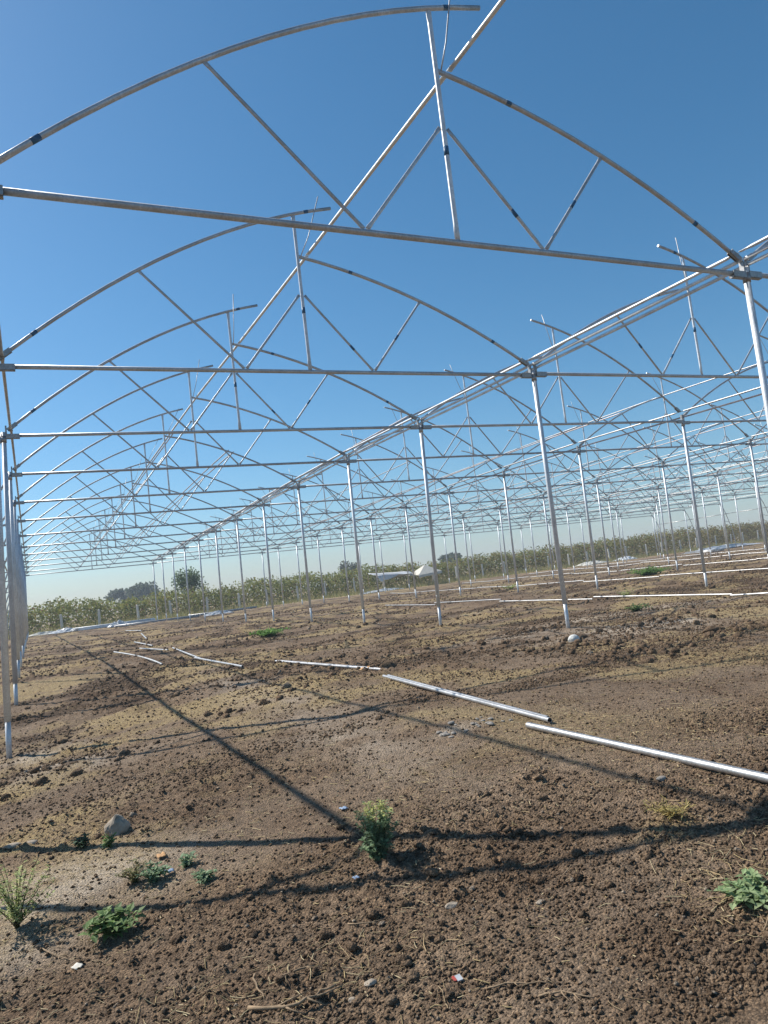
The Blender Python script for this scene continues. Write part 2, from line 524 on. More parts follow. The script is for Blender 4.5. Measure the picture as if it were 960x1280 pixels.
# straw and stalk litter
def straws(name, x, y, L, rad, seed, cols, lift=0.004):
    rg = np.random.default_rng(seed)
    N = len(x)
    an = rg.random(N) * 6.283; bend = (rg.random(N) - 0.5) * 0.9
    z = height(x, y)
    t = np.array([-0.5, 0.0, 0.5])
    ex = np.cos(an)[:, None] * t * L[:, None] - np.sin(an)[:, None] * bend[:, None] * (t ** 2)[None] * L[:, None]
    ey = np.sin(an)[:, None] * t * L[:, None] + np.cos(an)[:, None] * bend[:, None] * (t ** 2)[None] * L[:, None]
    cz = np.stack([height(x + ex[:, k], y + ey[:, k]) for k in range(3)], 1) + lift + rad[:, None]
    ctr = np.stack([x[:, None] + ex, y[:, None] + ey, cz], -1)
    nrm = np.stack([-np.sin(an), np.cos(an), np.zeros(N)], -1)[:, None, :]
    up = np.array([0, 0, 1.0])[None, None, :]
    V = np.stack([ctr + nrm * rad[:, None, None], ctr + up * rad[:, None, None] * 1.2, ctr - nrm * rad[:, None, None]], 2)
    V = V.reshape(-1, 3)
    b = (np.arange(N) * 9)[:, None, None]
    q = []
    for i in range(2):
        for k in range(3):
            k2 = (k + 1) % 3
            q.append([i * 3 + k, i * 3 + k2, (i + 1) * 3 + k2, (i + 1) * 3 + k])
    Fq = (np.array(q)[None] + b).reshape(-1, 4)
    cols = np.array(cols)
    c = np.repeat(cols[rg.integers(0, len(cols), N)] * (0.7 + 0.6 * rg.random((N, 1))), 9, 0)
    return link(name, np_mesh(name, V, Fq, M['straw'], c))

SC = [(0.42, 0.32, 0.16), (0.36, 0.26, 0.14), (0.30, 0.22, 0.13), (0.48, 0.39, 0.23)]
def straw_keep(a, b):
    return np.clip(0.22 + 1.3 * fbm(a / 1.0, b / 0.8, 131, 3) + 0.5 * bump(a, b, 1.6, 6.5, 1.6, 1.6), 0.03, 1)
x, y = sample_near(3800, 2.1, 13, 12, 1.25, straw_keep)
rg = np.random.default_rng(13)
o = straws('straw_litter', x, y, 0.025 + 0.09 * rg.random(len(x)) ** 2, 0.0011 + 0.0016 * rg.random(len(x)), 14, SC)
tag(o, 'dry straw and stalk litter lying over the soil', kind='stuff')

x, y = sample_near(15000, 2.1, 22, 15, 1.35, lambda a, b: np.clip(0.3 + 1.5 * fbm(a / 1.3, b / 0.9, 121, 4), 0.04, 1) * np.clip((b - 2.2) / 3.5, 0.05, 1))
rg = np.random.default_rng(16)
o = straws('straw_chaff', x, y, (0.008 + 0.03 * rg.random(len(x)) ** 2) * (1 + y * 0.06), (0.0009 + 0.0012 * rg.random(len(x))) * (1 + y * 0.10), 17, SC)
tag(o, 'fine pale chaff flecked over the soil', kind='stuff')

# ------------------------------------------------------------------ greenhouse frame
NS, NF = 7, 13
gh = empty('greenhouse_frame', (0, 0, 0))
tag(gh, 'bare galvanised steel frame of a multi span greenhouse standing over the dug soil', 'greenhouse')

def larch(x): return 0.24 + 0.83 * x - 0.056 * x * x
def rarch(xr): return 0.16 + 0.635 * xr - 0.0475 * xr * xr

def m_tube(name, pts, ref, rad, material, n=10):
    b = MB(); b.sweep(pts, ref, rad, n); return b.mesh(name, material)

YA = (0, 1, 0)
def truss_meshes(n, x0=0.0):
    T = {}
    T['chord'] = m_tube('truss_chord', [(x0 + 0.06, 0, 0), (W * 0.5, 0, -0.006), (W - 0.06, 0, 0)], YA, 0.036, M['tube'], n)
    xs = np.linspace(x0 + 0.10, 5.5, 15)
    T['archL'] = m_tube('roof_arch', [(x, 0, larch(x)) for x in xs], YA, 0.030, M['tube'], n)
    xs = np.linspace(0.10, 4.84, 13)
    T['archR'] = m_tube('roof_arch', [(W - x, 0, rarch(x)) for x in xs], YA, 0.030, M['tube'], n)
    T['post'] = m_tube('king_post', tube_pts((4.75, 0, 0.03), (4.75, 0, larch(4.75) + 0.0), 0.13), YA, flat_rad(0.029), M['column'], n)
    xl, xr = 1.96, 7.16
    T['s'] = []
    for a, b in [((xl, larch(xl)), (3.56, 0.035)), ((4.70, 1.40), (3.60, 0.035)), ((4.80, 1.40), (5.98, 0.035)), ((xr, rarch(W - xr)), (6.02, 0.035))]:
        T['s'].append(m_tube('truss_strut', tube_pts((a[0], 0, a[1]), (b[0], 0, b[1]), 0.07), YA, flat_rad(0.0215), M['tube'], max(6, n - 2)))
    T['rods'] = [m_tube('vent_rod', [(4.80, -0.03, rarch(4.80)), (4.80 + 0.4 * e, -0.035, 2.5), (4.80 + e, -0.03, tp)], YA, 0.009, M['purlin'], 6)
                 for e, tp in ((0.30, 3.28), (0.47, 3.30), (0.55, 3.12), (0.12, 3.35))]
    b = MB()                                             # clamp sleeve where the chord meets a column, and the angled sleeve of the arch
    a0 = x0 + 0.17
    b.box((a0, 0, -0.052), (0.13, 0.030, 0.014)); b.box((a0, 0.041, -0.012), (0.13, 0.004, 0.045)); b.box((a0, -0.041, -0.012), (0.13, 0.004, 0.045))
    R = Matrix.Rotation(-math.atan(0.80), 3, 'Y')
    b.box((a0, 0.033, larch(a0)), (0.11, 0.004, 0.036), R); b.box((a0, -0.033, larch(a0)), (0.11, 0.004, 0.036), R)
    b.box((x0 + 0.05, 0, 0.10), (0.016, 0.036, 0.11))
    T['clampL'] = b.mesh('chord_clamp', M['bracket'], False)
    b = MB()
    a0 = 0.17
    b.box((W - a0, 0, -0.052), (0.13, 0.030, 0.014)); b.box((W - a0, 0.041, -0.012), (0.13, 0.004, 0.045)); b.box((W - a0, -0.041, -0.012), (0.13, 0.004, 0.045))
    R = Matrix.Rotation(math.atan(0.62), 3, 'Y')
    b.box((W - a0, 0.033, rarch(a0)), (0.11, 0.004, 0.036), R); b.box((W - a0, -0.033, rarch(a0)), (0.11, 0.004, 0.036), R)
    b.box((W - 0.05, 0, 0.09), (0.016, 0.036, 0.10))
    T['clampR'] = b.mesh('chord_clamp', M['bracket'], False)
    return T

XA = -0.23                                             # the outer left row stands a little outside the module
T_near, T_far, T_edge = truss_meshes(14), truss_meshes(7), truss_meshes(12, XA)

def tape_at(fx, x, L, r):
    p = [(x - L / 2, 0, fx(x - L / 2)), (x + L / 2, 0, fx(x + L / 2))]
    return m_tube('blue_tape', p, YA, r, M['tape'], 14)
TAPES = [tape_at(larch, 0.36, 0.08, 0.0318), tape_at(larch, 5.0, 0.09, 0.0318), tape_at(lambda x: rarch(W - x), 5.75, 0.07, 0.0318),
         tape_at(lambda x: rarch(W - x), 8.72, 0.06, 0.0318)]
b = MB(); b.sweep([(4.75, 0, 1.06), (4.75, 0, 1.17)], YA, 0.031, 14); TAPES.append(b.mesh('blue_tape', M['tape']))
def lerp(a, b, t): return tuple(a[i] + (b[i] - a[i]) * t for i in range(3))
b = MB(); b.sweep([lerp((4.80, 0, 1.40), (5.98, 0, 0.035), t) for t in (0.66, 0.72)], YA, 0.0230, 12); TAPES.append(b.mesh('blue_tape', M['tape']))
b = MB(); b.sweep([lerp((7.16, 0, rarch(W - 7.16)), (6.02, 0, 0.035), t) for t in (0.50, 0.57)], YA, 0.0230, 12); TAPES.append(b.mesh('blue_tape', M['tape']))

def mirrored(me):
    c = me.copy()
    c.transform(Matrix.Translation((W, 0, 0)) @ Matrix.Scale(-1, 4, (1, 0, 0)))
    c.flip_normals()
    return c
def mirror_all(T): return {k: [mirrored(q) for q in v] if isinstance(v, list) else mirrored(v) for k, v in T.items()}
# from the second span on the trusses face the other way: the long arch hangs over to the left
T_near, T_far = mirror_all(T_near), mirror_all(T_far)
TAPES_M = [mirrored(t) for t in TAPES]

jit = random.Random(3)
for k in range(NF):
    for i in range(NS):
        near = (k < 3 and i < 2)
        T = T_edge if i == 0 else T_near if near else T_far
        z = FH[k] + (jit.random() - 0.5) * 0.03
        dz = 0.0
        c = link('truss_chord', T['chord'], gh, (i * W, FY[k] + (jit.random() - 0.5) * 0.04, z))
        if i == 0 and k == 0: c.rotation_euler = (0, math.radians(0.35), 0); c.location.z += 0.045
        else: c.rotation_euler = (0, math.radians((jit.random() - 0.5) * 0.25), math.radians((jit.random() - 0.5) * 0.3))
        link('roof_arch', T['archL'], c); link('roof_arch', T['archR'], c); link('king_post', T['post'], c)
        for s in T['s']: link('truss_strut', s, c)
        link('vent_rod', T['rods'][(k + i) % 2 if i == 0 and k < 2 else jit.randrange(4)], c)
        link('chord_clamp', T['clampL'], c); link('chord_clamp', T['clampR'], c)
        if (k < 3 and i == 0) or (k < 2 and i == 1):
            for t in (TAPES if i == 0 else TAPES_M): link('blue_tape', t, c)

# columns
LEAN = {0: -0.37}
foot_cache = {}
for i in range(NS + 1):
    for k in range(NF):
        if i >= 2 and k == 0 and i * W > 25: pass
        bx = i * W + LEAN.get(i, 0.0) + (jit.random() - 0.5) * 0.05 - (0.06 if i else 0.0)
        if i == 1 and k == 2: bx -= 0.10
        by = FY[k] + (jit.random() - 0.5) * 0.05
        g0 = gbase(bx, by)
        top = Vector((i * W if i else XA, FY[k], FH[k] + 0.02)); foot = Vector((bx, by, g0 - 0.15))
        ax = (top - foot).normalized()
        knee = foot + ax * (0.15 + 0.42 + 0.1 * jit.random())
        n = 16 if (k < 4 and i < 2) else 10
        b = MB()
        b.sweep([knee - Vector((0, 0, 0)) - foot, top - foot + ax * 0.06], (0, 1, 0), 0.047, n)
        co = link('column', b.mesh('column', M['column']), gh, foot)
        b = MB(); b.sweep([Vector((0, 0, 0)), knee - foot + ax * 0.02], (0, 1, 0), 0.037, n)
        link('foot_sleeve', b.mesh('foot_sleeve', M['column']), co)
        if k < 5 and i < 3:
            b = MB(); b.sweep([top - foot - ax * 0.16, top - foot - ax * 0.02], (0, 1, 0), 0.054, n)
            link('top_collar', b.mesh('top_collar', M['bracket']), co)

# purlins: one tube per bay with hammered joints over the arches
def purlin(name, X, dzf, y0, y1, zz0, zz1, r, material, flat=True, parent=gh, n=10):
    a = Vector((0, 0, 0)); e = Vector((0, y1 - y0, zz1 - zz0))
    b = MB()
    if flat: b.sweep(tube_pts(a, e, 0.13), (0, 0, 1), flat_rad(r), n)
    else: b.sweep([a, (a + e) / 2 + Vector((0, 0, -0.01)), e], (0, 0, 1), r, n)
    return link(name, b.mesh(name, material), parent, (X, y0, zz0))

def fz(k): return FH[max(0, min(NF - 1, k))]
def run(name, X, dz, k0, k1, r, material, over=0.0, dx=0.0, flat=True):
    if over:
        purlin(name, X, dz, FY[k0] - over, FY[k0] - 0.02, fz(k0) + dz, fz(k0) + dz, r, material, flat)
    for k in range(k0, k1):
        purlin(name, X + (jit.random() - 0.5) * 0.02, dz, FY[k] + 0.02, FY[k + 1] - 0.02, fz(k) + dz, fz(k + 1) + dz, r, material, flat, n=12 if (k < 3 and X < 12) else 7)

rz = rarch(W - 4.93) + 0.052
run('ridge_purlin', 4.93, rz, 0, NF - 1, 0.029, M['column'], 2.6)
run('ridge_purlin', 5.06, rz + 0.03, 4, NF - 1, 0.022, M['primer'])
run('roof_purlin', 7.05, rarch(W - 7.05) + 0.052, 4, NF - 1, 0.022, M['primer'])
run('roof_purlin', 7.22, rarch(W - 7.22) + 0.052, 4, NF - 1, 0.022, M['primer'])
for s in range(1, 7):
    run('ridge_purlin', s * W + W - 4.93, rz, 4 if s == 1 else 1, NF - 1, 0.024, M['purlin'])
    run('roof_purlin', s * W + W - 7.12, rarch(W - 7.12) + 0.052, 3, NF - 1, 0.022, M['primer'])
    run('roof_purlin', s * W + W - 1.96, larch(1.96) + 0.052, 5, NF - 1, 0.022, M['purlin'])
# eaves tubes
run('eaves_purlin', -0.09, 0.14, 0, NF - 1, 0.026, M['purlin'], 1.6)
for dx, dz, mt_ in ((-0.07, 0.31, 'column'), (0.0, 0.215, 'column'), (0.06, 0.135, 'column')):
    run('gutter_tube', W + dx, dz, 0, NF - 1, 0.027, M[mt_], 1.8, flat=(dz > 0.3))
for s in range(2, NS + 1):
    for dx, dz, mt_ in ((-0.08, 0.32, 'purlin'), (0.06, 0.16, 'primer')):
        run('gutter_tube', s * W + dx, dz, 0 if s < 3 else 1, NF - 1, 0.027, M[mt_], flat=(dz > 0.3))

# curved side bays at the outer rows
side = [(0.02, 0.05), (0.12, -0.20), (0.40, -0.60), (0.62, -1.08), (0.78, -1.52), (0.95, -2.0), (1.13, -2.5), (1.28, -3.1), (1.40, -4.0)]
for sgn, X0 in ((-1, XA), (1, NS * W)):
    for k in range(NF):
        g0 = gbase(X0 + sgn * 1.44, FY[k])
        pts = [(sgn * a, 0, z) for a, z in side] + [(sgn * 1.44, 0, g0 - FH[k] - 0.1)]
        sa = link('side_arch', m_tube('side_arch', pts, YA, 0.036, M['tube'], 10), gh, (X0, FY[k], FH[k]))
        link('side_strut', m_tube('side_strut', tube_pts((0.0, 0, -1.82), (sgn * 0.95, 0, -2.02), 0.07), YA, flat_rad(0.024), M['tube'], 8), sa)
    run('side_purlin', X0 + sgn * 0.70, -1.12, 0, NF - 1, 0.034, M['purlin'], flat=False)

# ------------------------------------------------------------------ pipes lying about
def ground_pipe(p0, p1, r, label, group=None, sag=0.0, z0=None, lift=0.0, n=14, name='loose_pipe', mt_='pipe'):
    p0 = Vector((p0[0], p0[1], 0)); p1 = Vector((p1[0], p1[1], 0))
    N = 9
    hs = [max(gz(*(p0.lerp(p1, (j + .5) / 30)).xy), gbase(*(p0.lerp(p1, (j + .5) / 30)).xy)) for j in range(30)]
    xs = [(j + .5) / 30 for j in range(30)]
    A = np.polyfit(xs, hs, 1)
    off = max(h - (A[0] * t + A[1]) for h, t in zip(hs, xs)) * 0.25
    pts = []
    for j in range(N):
        t = j / (N - 1); p = p0.lerp(p1, t)
        side_v = Vector((-(p1 - p0).y, (p1 - p0).x, 0)).normalized()
        pts.append(p + side_v * sag * 4 * t * (1 - t) + Vector((0, 0, A[0] * t + A[1] + off + r * 0.9 + lift)))
    o0 = pts[0].copy()
    e = link(name, None, None, o0) if False else None
    b = MB(); b.sweep([p - o0 for p in pts], (0, 0, 1), r, n, cap=False)
    inner = [p - o0 for p in pts]
    b.sweep([inner[0], inner[0] + (inner[1] - inner[0]).normalized() * 0.25], (0, 0, 1), r * 0.86, n, cap=False)
    b.sweep([inner[-1] - (inner[-1] - inner[-2]).normalized() * 0.25, inner[-1]], (0, 0, 1), r * 0.86, n, cap=False)
    d0 = (inner[1] - inner[0]).normalized()
    for q in (inner[0], inner[-1]):                       # rim rings close the wall thickness
        a = Vector((0, 0, 1)); a = (a - d0 * a.dot(d0)).normalized(); c = d0.cross(a)
        vs = [q + (a * math.cos(2 * math.pi * t / n) + c * math.sin(2 * math.pi * t / n)) * rr for rr in (r, r * 0.86) for t in range(n)]
        b.add(vs, [(t, (t + 1) % n, n + (t + 1) % n, n + t) for t in range(n)])
    o = link(name, b.mesh(name, M[mt_]), None, o0)
    return tag(o, label, 'pipe', group)

GP = 'pipes strung out along the first span'
ground_pipe((3.756, 5.34), (3.666, 0.902), 0.0263, 'thick bright galvanised pipe lying nearest, running out at the right edge', GP)
ground_pipe((4.528, 9.854), (3.973, 5.321), 0.0229, 'long galvanised pipe ending just behind the nearest thick pipe', GP)
ground_pipe((4.6, 9.854), (4.036, 5.43), 0.0187, 'thinner galvanised pipe lying tight against the long one behind', GP)
ground_pipe((4.569, 15.29), (4.932, 10.65), 0.0229, 'galvanised pipe whose near end rests by a dark clod mid ground', GP)
ground_pipe((4.635, 15.234), (4.999, 10.702), 0.0170, 'thin pipe laid alongside the pipe with the dark clod at its end', GP)
ground_pipe((3.88, 23.8), (3.87, 19.5), 0.0255, 'white pipe overlapping the far end of the next pipe, left mid ground', GP)
ground_pipe((3.76, 19.8), (3.693, 14.631), 0.0255, 'white pipe with open near end, left mid ground before the overlap', GP)
ground_pipe((3.33, 27.3), (3.69, 23.6), 0.0255, 'short looking white pipe just beyond the overlapping pair', GP)
ground_pipe((2.41, 26.5), (2.8, 18.9), 0.0238, 'slightly bent white pipe lying apart nearest the left columns', GP, sag=0.14)
ground_pipe((3.73, 32.2), (3.79, 27.5), 0.0255, 'white pipe in the loose row, fourth from the overlap going back', GP)
ground_pipe((5.01, 40.1), (4.31, 32.9), 0.0289, 'white pipe lying slantwise far back in the first span', GP)
ground_pipe((5.23, 49.2), (5.54, 44.2), 0.0289, 'farthest single pipe before the pipe stack', GP)
words = {15.6: ('second', 8.0, 34.2), 25.1: ('third', 14.5, 52), 34.7: ('fourth', 22, 58), 44.3: ('fifth', 30, 60), 53.9: ('sixth', 37, 62)}
for X, (wd, y0, y1) in words.items():
    yy = y0; q = 0
    while yy < y1 - 2:
        L = 5.0
        dx = 0.05 * math.sin(q * 2.1)
        ground_pipe((X + dx, yy + 0.01), (X + dx - 0.04, min(yy + L - 0.01, y1)), 0.024, 'white pipe in the straight row of pipes laid along the %s span' % wd, 'row of pipes in the %s span' % wd, n=8, lift=0.03)
        yy += L; q += 1

# stack of pipes at the far end of the first span
rs = random.Random(5)
def stack(x0, y0, ang, cols, rows, L, r, where, mt_='pipe'):
    d = Vector((math.cos(ang), math.sin(ang), 0)); s = Vector((-d.y, d.x, 0))
    g0 = gbase(x0, y0) + 0.05
    for j in range(rows):
        for c in range(cols - j):
            p = Vector((x0, y0, g0)) + s * ((c + j * 0.5) * 2.05 * r) + Vector((0, 0, r + j * 1.75 * r)) + d * rs.uniform(-0.3, 0.3)
            b = MB(); b.sweep([(0, 0, 0), d * L], (0, 0, 1), r, 8)
            tag(link('stacked_pipe', b.mesh('stacked_pipe', M[mt_]), None, p), 'galvanised pipe among those stacked %s' % where, 'pipe', 'pipes stacked %s' % where)
stack(3.2, 64.6, 0.12, 9, 3, 6.0, 0.05, 'on the ground left of the far columns', 'column')
stack(6.0, 61.5, -0.05, 12, 2, 6.0, 0.045, 'on the ground near the second row of columns', 'pipe')
stack(13.0, 68.0, 0.1, 8, 2, 6.0, 0.045, 'by the vineyard edge behind the first span', 'pipe')
stack(62.0, 52.0, 1.2, 8, 2, 6.0, 0.06, 'near the right end of the greenhouse', 'pipe')

# ------------------------------------------------------------------ stones and scraps
def lump_mesh(name, sx, sy, sz, seed, material, sub=2, amp=0.25, peak=0.0):
    rg = np.random.default_rng(seed)
    bv, bf = ico(sub)
    d = np.ones(len(bv))
    for q in range(6):
        k = rg.normal(size=3); k /= np.linalg.norm(k)
        cut = 0.62 + 0.3 * rg.random()
        dd = bv @ k
        d = np.where(dd * d > cut, cut / np.maximum(dd, 1e-3), d)
    d = d + amp * 0.25 * np.sin(bv @ rg.normal(size=3) * 3 + 1) + amp * 0.15 * (rg.random(len(bv)) - 0.5)
    V = bv * d[:, None] * np.array([sx, sy, sz])
    if peak: V[:, 2] += peak * np.exp(-((V[:, 0] / sx) ** 2 + (V[:, 1] / sy) ** 2) * 4) * (V[:, 2] > 0)
    return np_mesh(name, V, bf, material, smooth=False, attrs={'pale': np.zeros(len(V)), 'moist': np.full(len(V), 0.3), 'litter': np.zeros(len(V))})

def stone(x, y, s, seed, label, mt_='rock', name='stone', rz_=0.0, sink=0.3, cat='stone', group=None, peak=0.0):
    me = lump_mesh(name, *s, seed, M[mt_], peak=peak)
    o = link(name, me, None, (x, y, gz(x, y) + s[2] * (1 - 2 * sink) * 0.9), rz_)
    return tag(o, label, cat, group)

stone(0.503, 6.169, (0.105, 0.08, 0.085), 4, 'pointed grey field stone standing up behind the small green sprigs', sink=0.25, rz_=0.4, peak=0.05)
stone(1.17, 2.954, (0.026, 0.02, 0.012), 6, 'flat pale stone lying near the bottom edge')
stone(1.072, 2.918, (0.017, 0.016, 0.012), 7, 'small brownish stone beside the flat pale stone near the bottom')
stone(8.21, 10.088, (0.10, 0.09, 0.09), 8, 'white mortar lump at the foot of the second column', 'mortar', 'mortar_lump', cat='mortar')
stone(8.409, 10.292, (0.24, 0.15, 0.07), 28, 'dark clod of wet earth wrapped round the second column foot', 'soil', 'earth_clod', cat='clod')
stone(-0.083, 6.683, (0.05, 0.035, 0.022), 9, 'pale stone in the pair at the left edge, the right one', group='pale stones at the left edge')
stone(-0.219, 6.802, (0.07, 0.045, 0.025), 10, 'pale stone in the pair at the left edge, the left one', group='pale stones at the left edge')
stone(3.414, 3.528, (0.035, 0.025, 0.018), 12, 'pinkish stone lying in the shadow line below the nearest thick pipe', 'rubble')
stone(1.17, 3.452, (0.035, 0.028, 0.03), 14, 'dark upright clod left of centre near the bottom', 'soil', 'earth_clod', cat='clod')
stone(1.344, 2.987, (0.038, 0.03, 0.026), 15, 'dark rounded clod right below centre near the bottom', 'soil', 'earth_clod', cat='clod')
stone(1.363, 3.097, (0.02, 0.02, 0.022), 16, 'small pointed clod just above the dark rounded clod', 'soil', 'earth_clod', cat='clod')
stone(1.486, 3.177, (0.018, 0.015, 0.016), 17, 'tiny pointed clod in front of the wispy tall weed', 'soil', 'earth_clod', cat='clod')
stone(1.727, 3.234, (0.035, 0.02, 0.014), 18, 'flat brown stone on the smooth soil right of the tall weed')
stone(2.024, 2.942, (0.02, 0.016, 0.01), 19, 'small grey pebble on smooth soil at lower right')
stone(5.084, 10.886, (0.16, 0.12, 0.1), 22, 'dark clod at the end of the mid ground pipe', 'soil', 'earth_clod', cat='clod')
rb = random.Random(9)
for q in range(26):
    a = rb.uniform(-1, 1); bb = rb.uniform(-1, 1)
    s = rb.uniform(0.010, 0.032)
    stone(3.567 + a * 0.36, 5.863 + bb * 0.16, (s * 1.2, s, s * 0.5), 40 + q, 'grey rubble piece in the small heap beside the pipes', 'rubble', 'rubble_piece', rb.uniform(0, 6), 0.2, 'rubble', 'grey rubble heap beside the pipes')
clodrng = random.Random(19)
for q, (X, Y) in enumerate([(9.5, 16.9), (9.5, 21.7), (9.2, 21.6), (9.9, 21.9), (9.4, 26.8), (13.1, 12.0), (11.3, 9.9), (10.8, 10.6), (12.2, 11.3), (8.1, 8.9), (9.0, 8.0), (9.4, 8.3), (17.5, 20.5), (19.0, 16.5)]):
    s = clodrng.uniform(0.07, 0.14)
    where = ['at the foot of the third column', 'right at the foot of the fourth column', 'left of the fourth column foot', 'right of the fourth column foot', 'at the foot of the fifth column',
             'under the second span, beyond the straight pipe row', 'in the pale earth right of the second column', 'behind the pale earth right of the second column', 'farthest in the pale earth patch',
             'on the truss shadow right of the second column', 'nearest the right edge, on the truss shadow', 'second nearest the right edge by the truss shadow', 'between the second and third span', 'by the first column of the third row'][q]
    stone(X, Y, (s, s * 0.7, s * 0.6), 70 + q, 'dark clod of turned earth ' + where, 'soil', 'earth_clod', clodrng.uniform(0, 6), 0.25, 'clod')

def scrap(x, y, w, h, label, mt_, name, cat, seed, rz_=0.0):
    rg = random.Random(seed)
    b = MB(); n = 5; vs = []; fs = []
    for i in range(n):
        for j in range(n):
            vs.append(((i / (n - 1) - .5) * w + rg.uniform(-.04, .04) * w, (j / (n - 1) - .5) * h + rg.uniform(-.05, .05) * h, rg.uniform(0, 0.16) * w + 0.1 * w * (i % 2)))
    for i in range(n - 1):
        for j in range(n - 1):
            fs.append((i * n + j, (i + 1) * n + j, (i + 1) * n + j + 1, i * n + j + 1))
    b.add(vs, fs)
    o = link(name, b.mesh(name, M[mt_]), None, (x, y, gz(x, y) + 0.012), rz_)
    o.modifiers.new('thickness', 'SOLIDIFY').thickness = 0.0015
    return tag(o, label, cat)

s1 = empty('paper_scrap', (1.448, 2.714, gz(1.448, 2.714) + 0.014)); tag(s1, 'small red and white paper scrap near the bottom edge', 'scrap')
b = MB(); b.box((0, 0, 0), (0.012, 0.014, 0.003), Matrix.Rotation(0.3, 3, 'X')); link('white_face', b.mesh('white_face', M['plastic'], False), s1)
b = MB(); b.box((-0.018, 0.003, 0.001), (0.0055, 0.012, 0.003), Matrix.Rotation(0.3, 3, 'X')); link('red_face', b.mesh('red_face', M['red'], False), s1)
scrap(0.127, 4.15, 0.045, 0.05, 'crumpled white scrap on bare soil at lower left', 'canvas', 'plastic_scrap', 'scrap', 2, 0.5)
scrap(0.69, 4.933, 0.07, 0.05, 'pale blue plastic scrap beside the low bushy weed', 'bluish', 'plastic_scrap', 'scrap', 3)
scrap(1.505, 3.866, 0.035, 0.04, 'tiny blue plastic scrap lying in the shadow line left of the tall weed', 'bluish', 'plastic_scrap', 'scrap', 4)
scrap(1.882, 4.958, 0.05, 0.06, 'greyish plastic scrap lying beside the long tube shadow', 'bluish', 'plastic_scrap', 'scrap', 5)
scrap(0.7, 5.273, 0.06, 0.09, 'orange brown scrap standing beside the low weed', 'tan', 'husk', 'scrap', 6)
scrap(4.859, 11.221, 0.2, 0.12, 'orange brown scrap by the dark clod at the pipe end', 'tan', 'husk', 'scrap', 7)

def twig(pts, r, label, seed, branches=2):
    rg = random.Random(seed)
    P = [Vector((x, y, gz(x, y) + r + dz)) for x, y, dz in pts]
    fine = []
    for a, c in zip(P[:-1], P[1:]):
        for t in (0, .34, .67):
            fine.append(a.lerp(c, t) + Vector((rg.uniform(-1, 1), rg.uniform(-1, 1), rg.uniform(0, 1))) * r * 1.2)
    fine.append(P[-1]); o0 = fine[0].copy(); fine = [p - o0 for p in fine]; N = len(fine)
    b = MB(); b.sweep(fine, (0, 0, 1), [(r * (1 - .6 * i / N),) * 2 for i in range(N)], 7)
    for q in range(branches):
        i = rg.randrange(1, N - 2); d = (fine[i + 1] - fine[i]).normalized()
        sv = Vector((-d.y, d.x, 0.25)) * rg.choice((-1, 1)); L = rg.uniform(6, 14) * r
        b.sweep([fine[i], fine[i] + (d * .6 + sv * .5) * L * .5, fine[i] + (d + sv * .7) * L], (0, 0, 1), [(r * .6,) * 2, (r * .45,) * 2, (r * .2,) * 2], 6)
    o = link('dry_twig', b.mesh('dry_twig', M['twig']), None, o0)
    return tag(o, label, 'twig')
twig([(0.72, 3.135, 0), (0.842, 3.019, .005), (0.943, 3.002, .012), (1.042, 3.007, .03)], 0.0085, 'forked pale dry branch lying along the bottom edge', 1, 4)
twig([(0.802, 3.386, 0), (0.786, 3.283, .01), (0.791, 3.186, 0)], 0.005, 'short curved stick standing above the forked dry branch', 2, 1)
twig([(0.892, 3.242, 0), (0.973, 3.249, .015), (1.032, 3.238, .0)], 0.006, 'pale root piece lying just above the forked dry branch', 3, 2)
twig([(1.495, 2.595, 0), (1.589, 2.531, .006), (1.69, 2.435, 0)], 0.004, 'thin dry stick lying right of the red and white scrap', 4, 2)
twig([(1.598, 2.398, 0), (1.672, 2.357, .006), (1.745, 2.247, 0)], 0.0045, 'thin dry stick at the very bottom right of centre', 5, 2)
twig([(1.276, 3.442, 0), (1.363, 3.363, .006), (1.448, 3.368, 0)], 0.004, 'thin pale stalk lying below the tall weed', 6, 1)
twig([(-0.027, 4.54, 0), (0.028, 4.393, .008), (0.095, 4.29, 0)], 0.004, 'thin stalk lying under the leafy weed at lower left', 7, 1)
twig([(2.225, 3.044, 0), (2.328, 3.083, .006), (2.43, 3.026, 0)], 0.003, 'thin straw coloured stalk on smooth soil at right', 8, 1)
twig([(2.455, 2.117, 0), (2.539, 2.154, .006), (2.663, 2.072, 0)], 0.004, 'dry stalk lying below the small weed at the right edge', 9, 1)

# ------------------------------------------------------------------ weeds
def leaf(b, p, d, L, wd, col, droop=0.3, fold=0.25):
    d = d.normalized(); s = d.cross(Vector((0, 0, 1)))
    if s.length < 1e-3: s = Vector((1, 0, 0))
    s.normalize(); up = s.cross(d)
    mid = p + d * L * .5 - Vector((0, 0, droop * L * .12)); tip = p + d * L - Vector((0, 0, droop * L * .5))
    b.add([p, mid + s * wd + up * fold * wd, tip, mid - s * wd + up * fold * wd, mid], [(0, 1, 4), (1, 2, 4), (2, 3, 4), (3, 0, 4)], col)

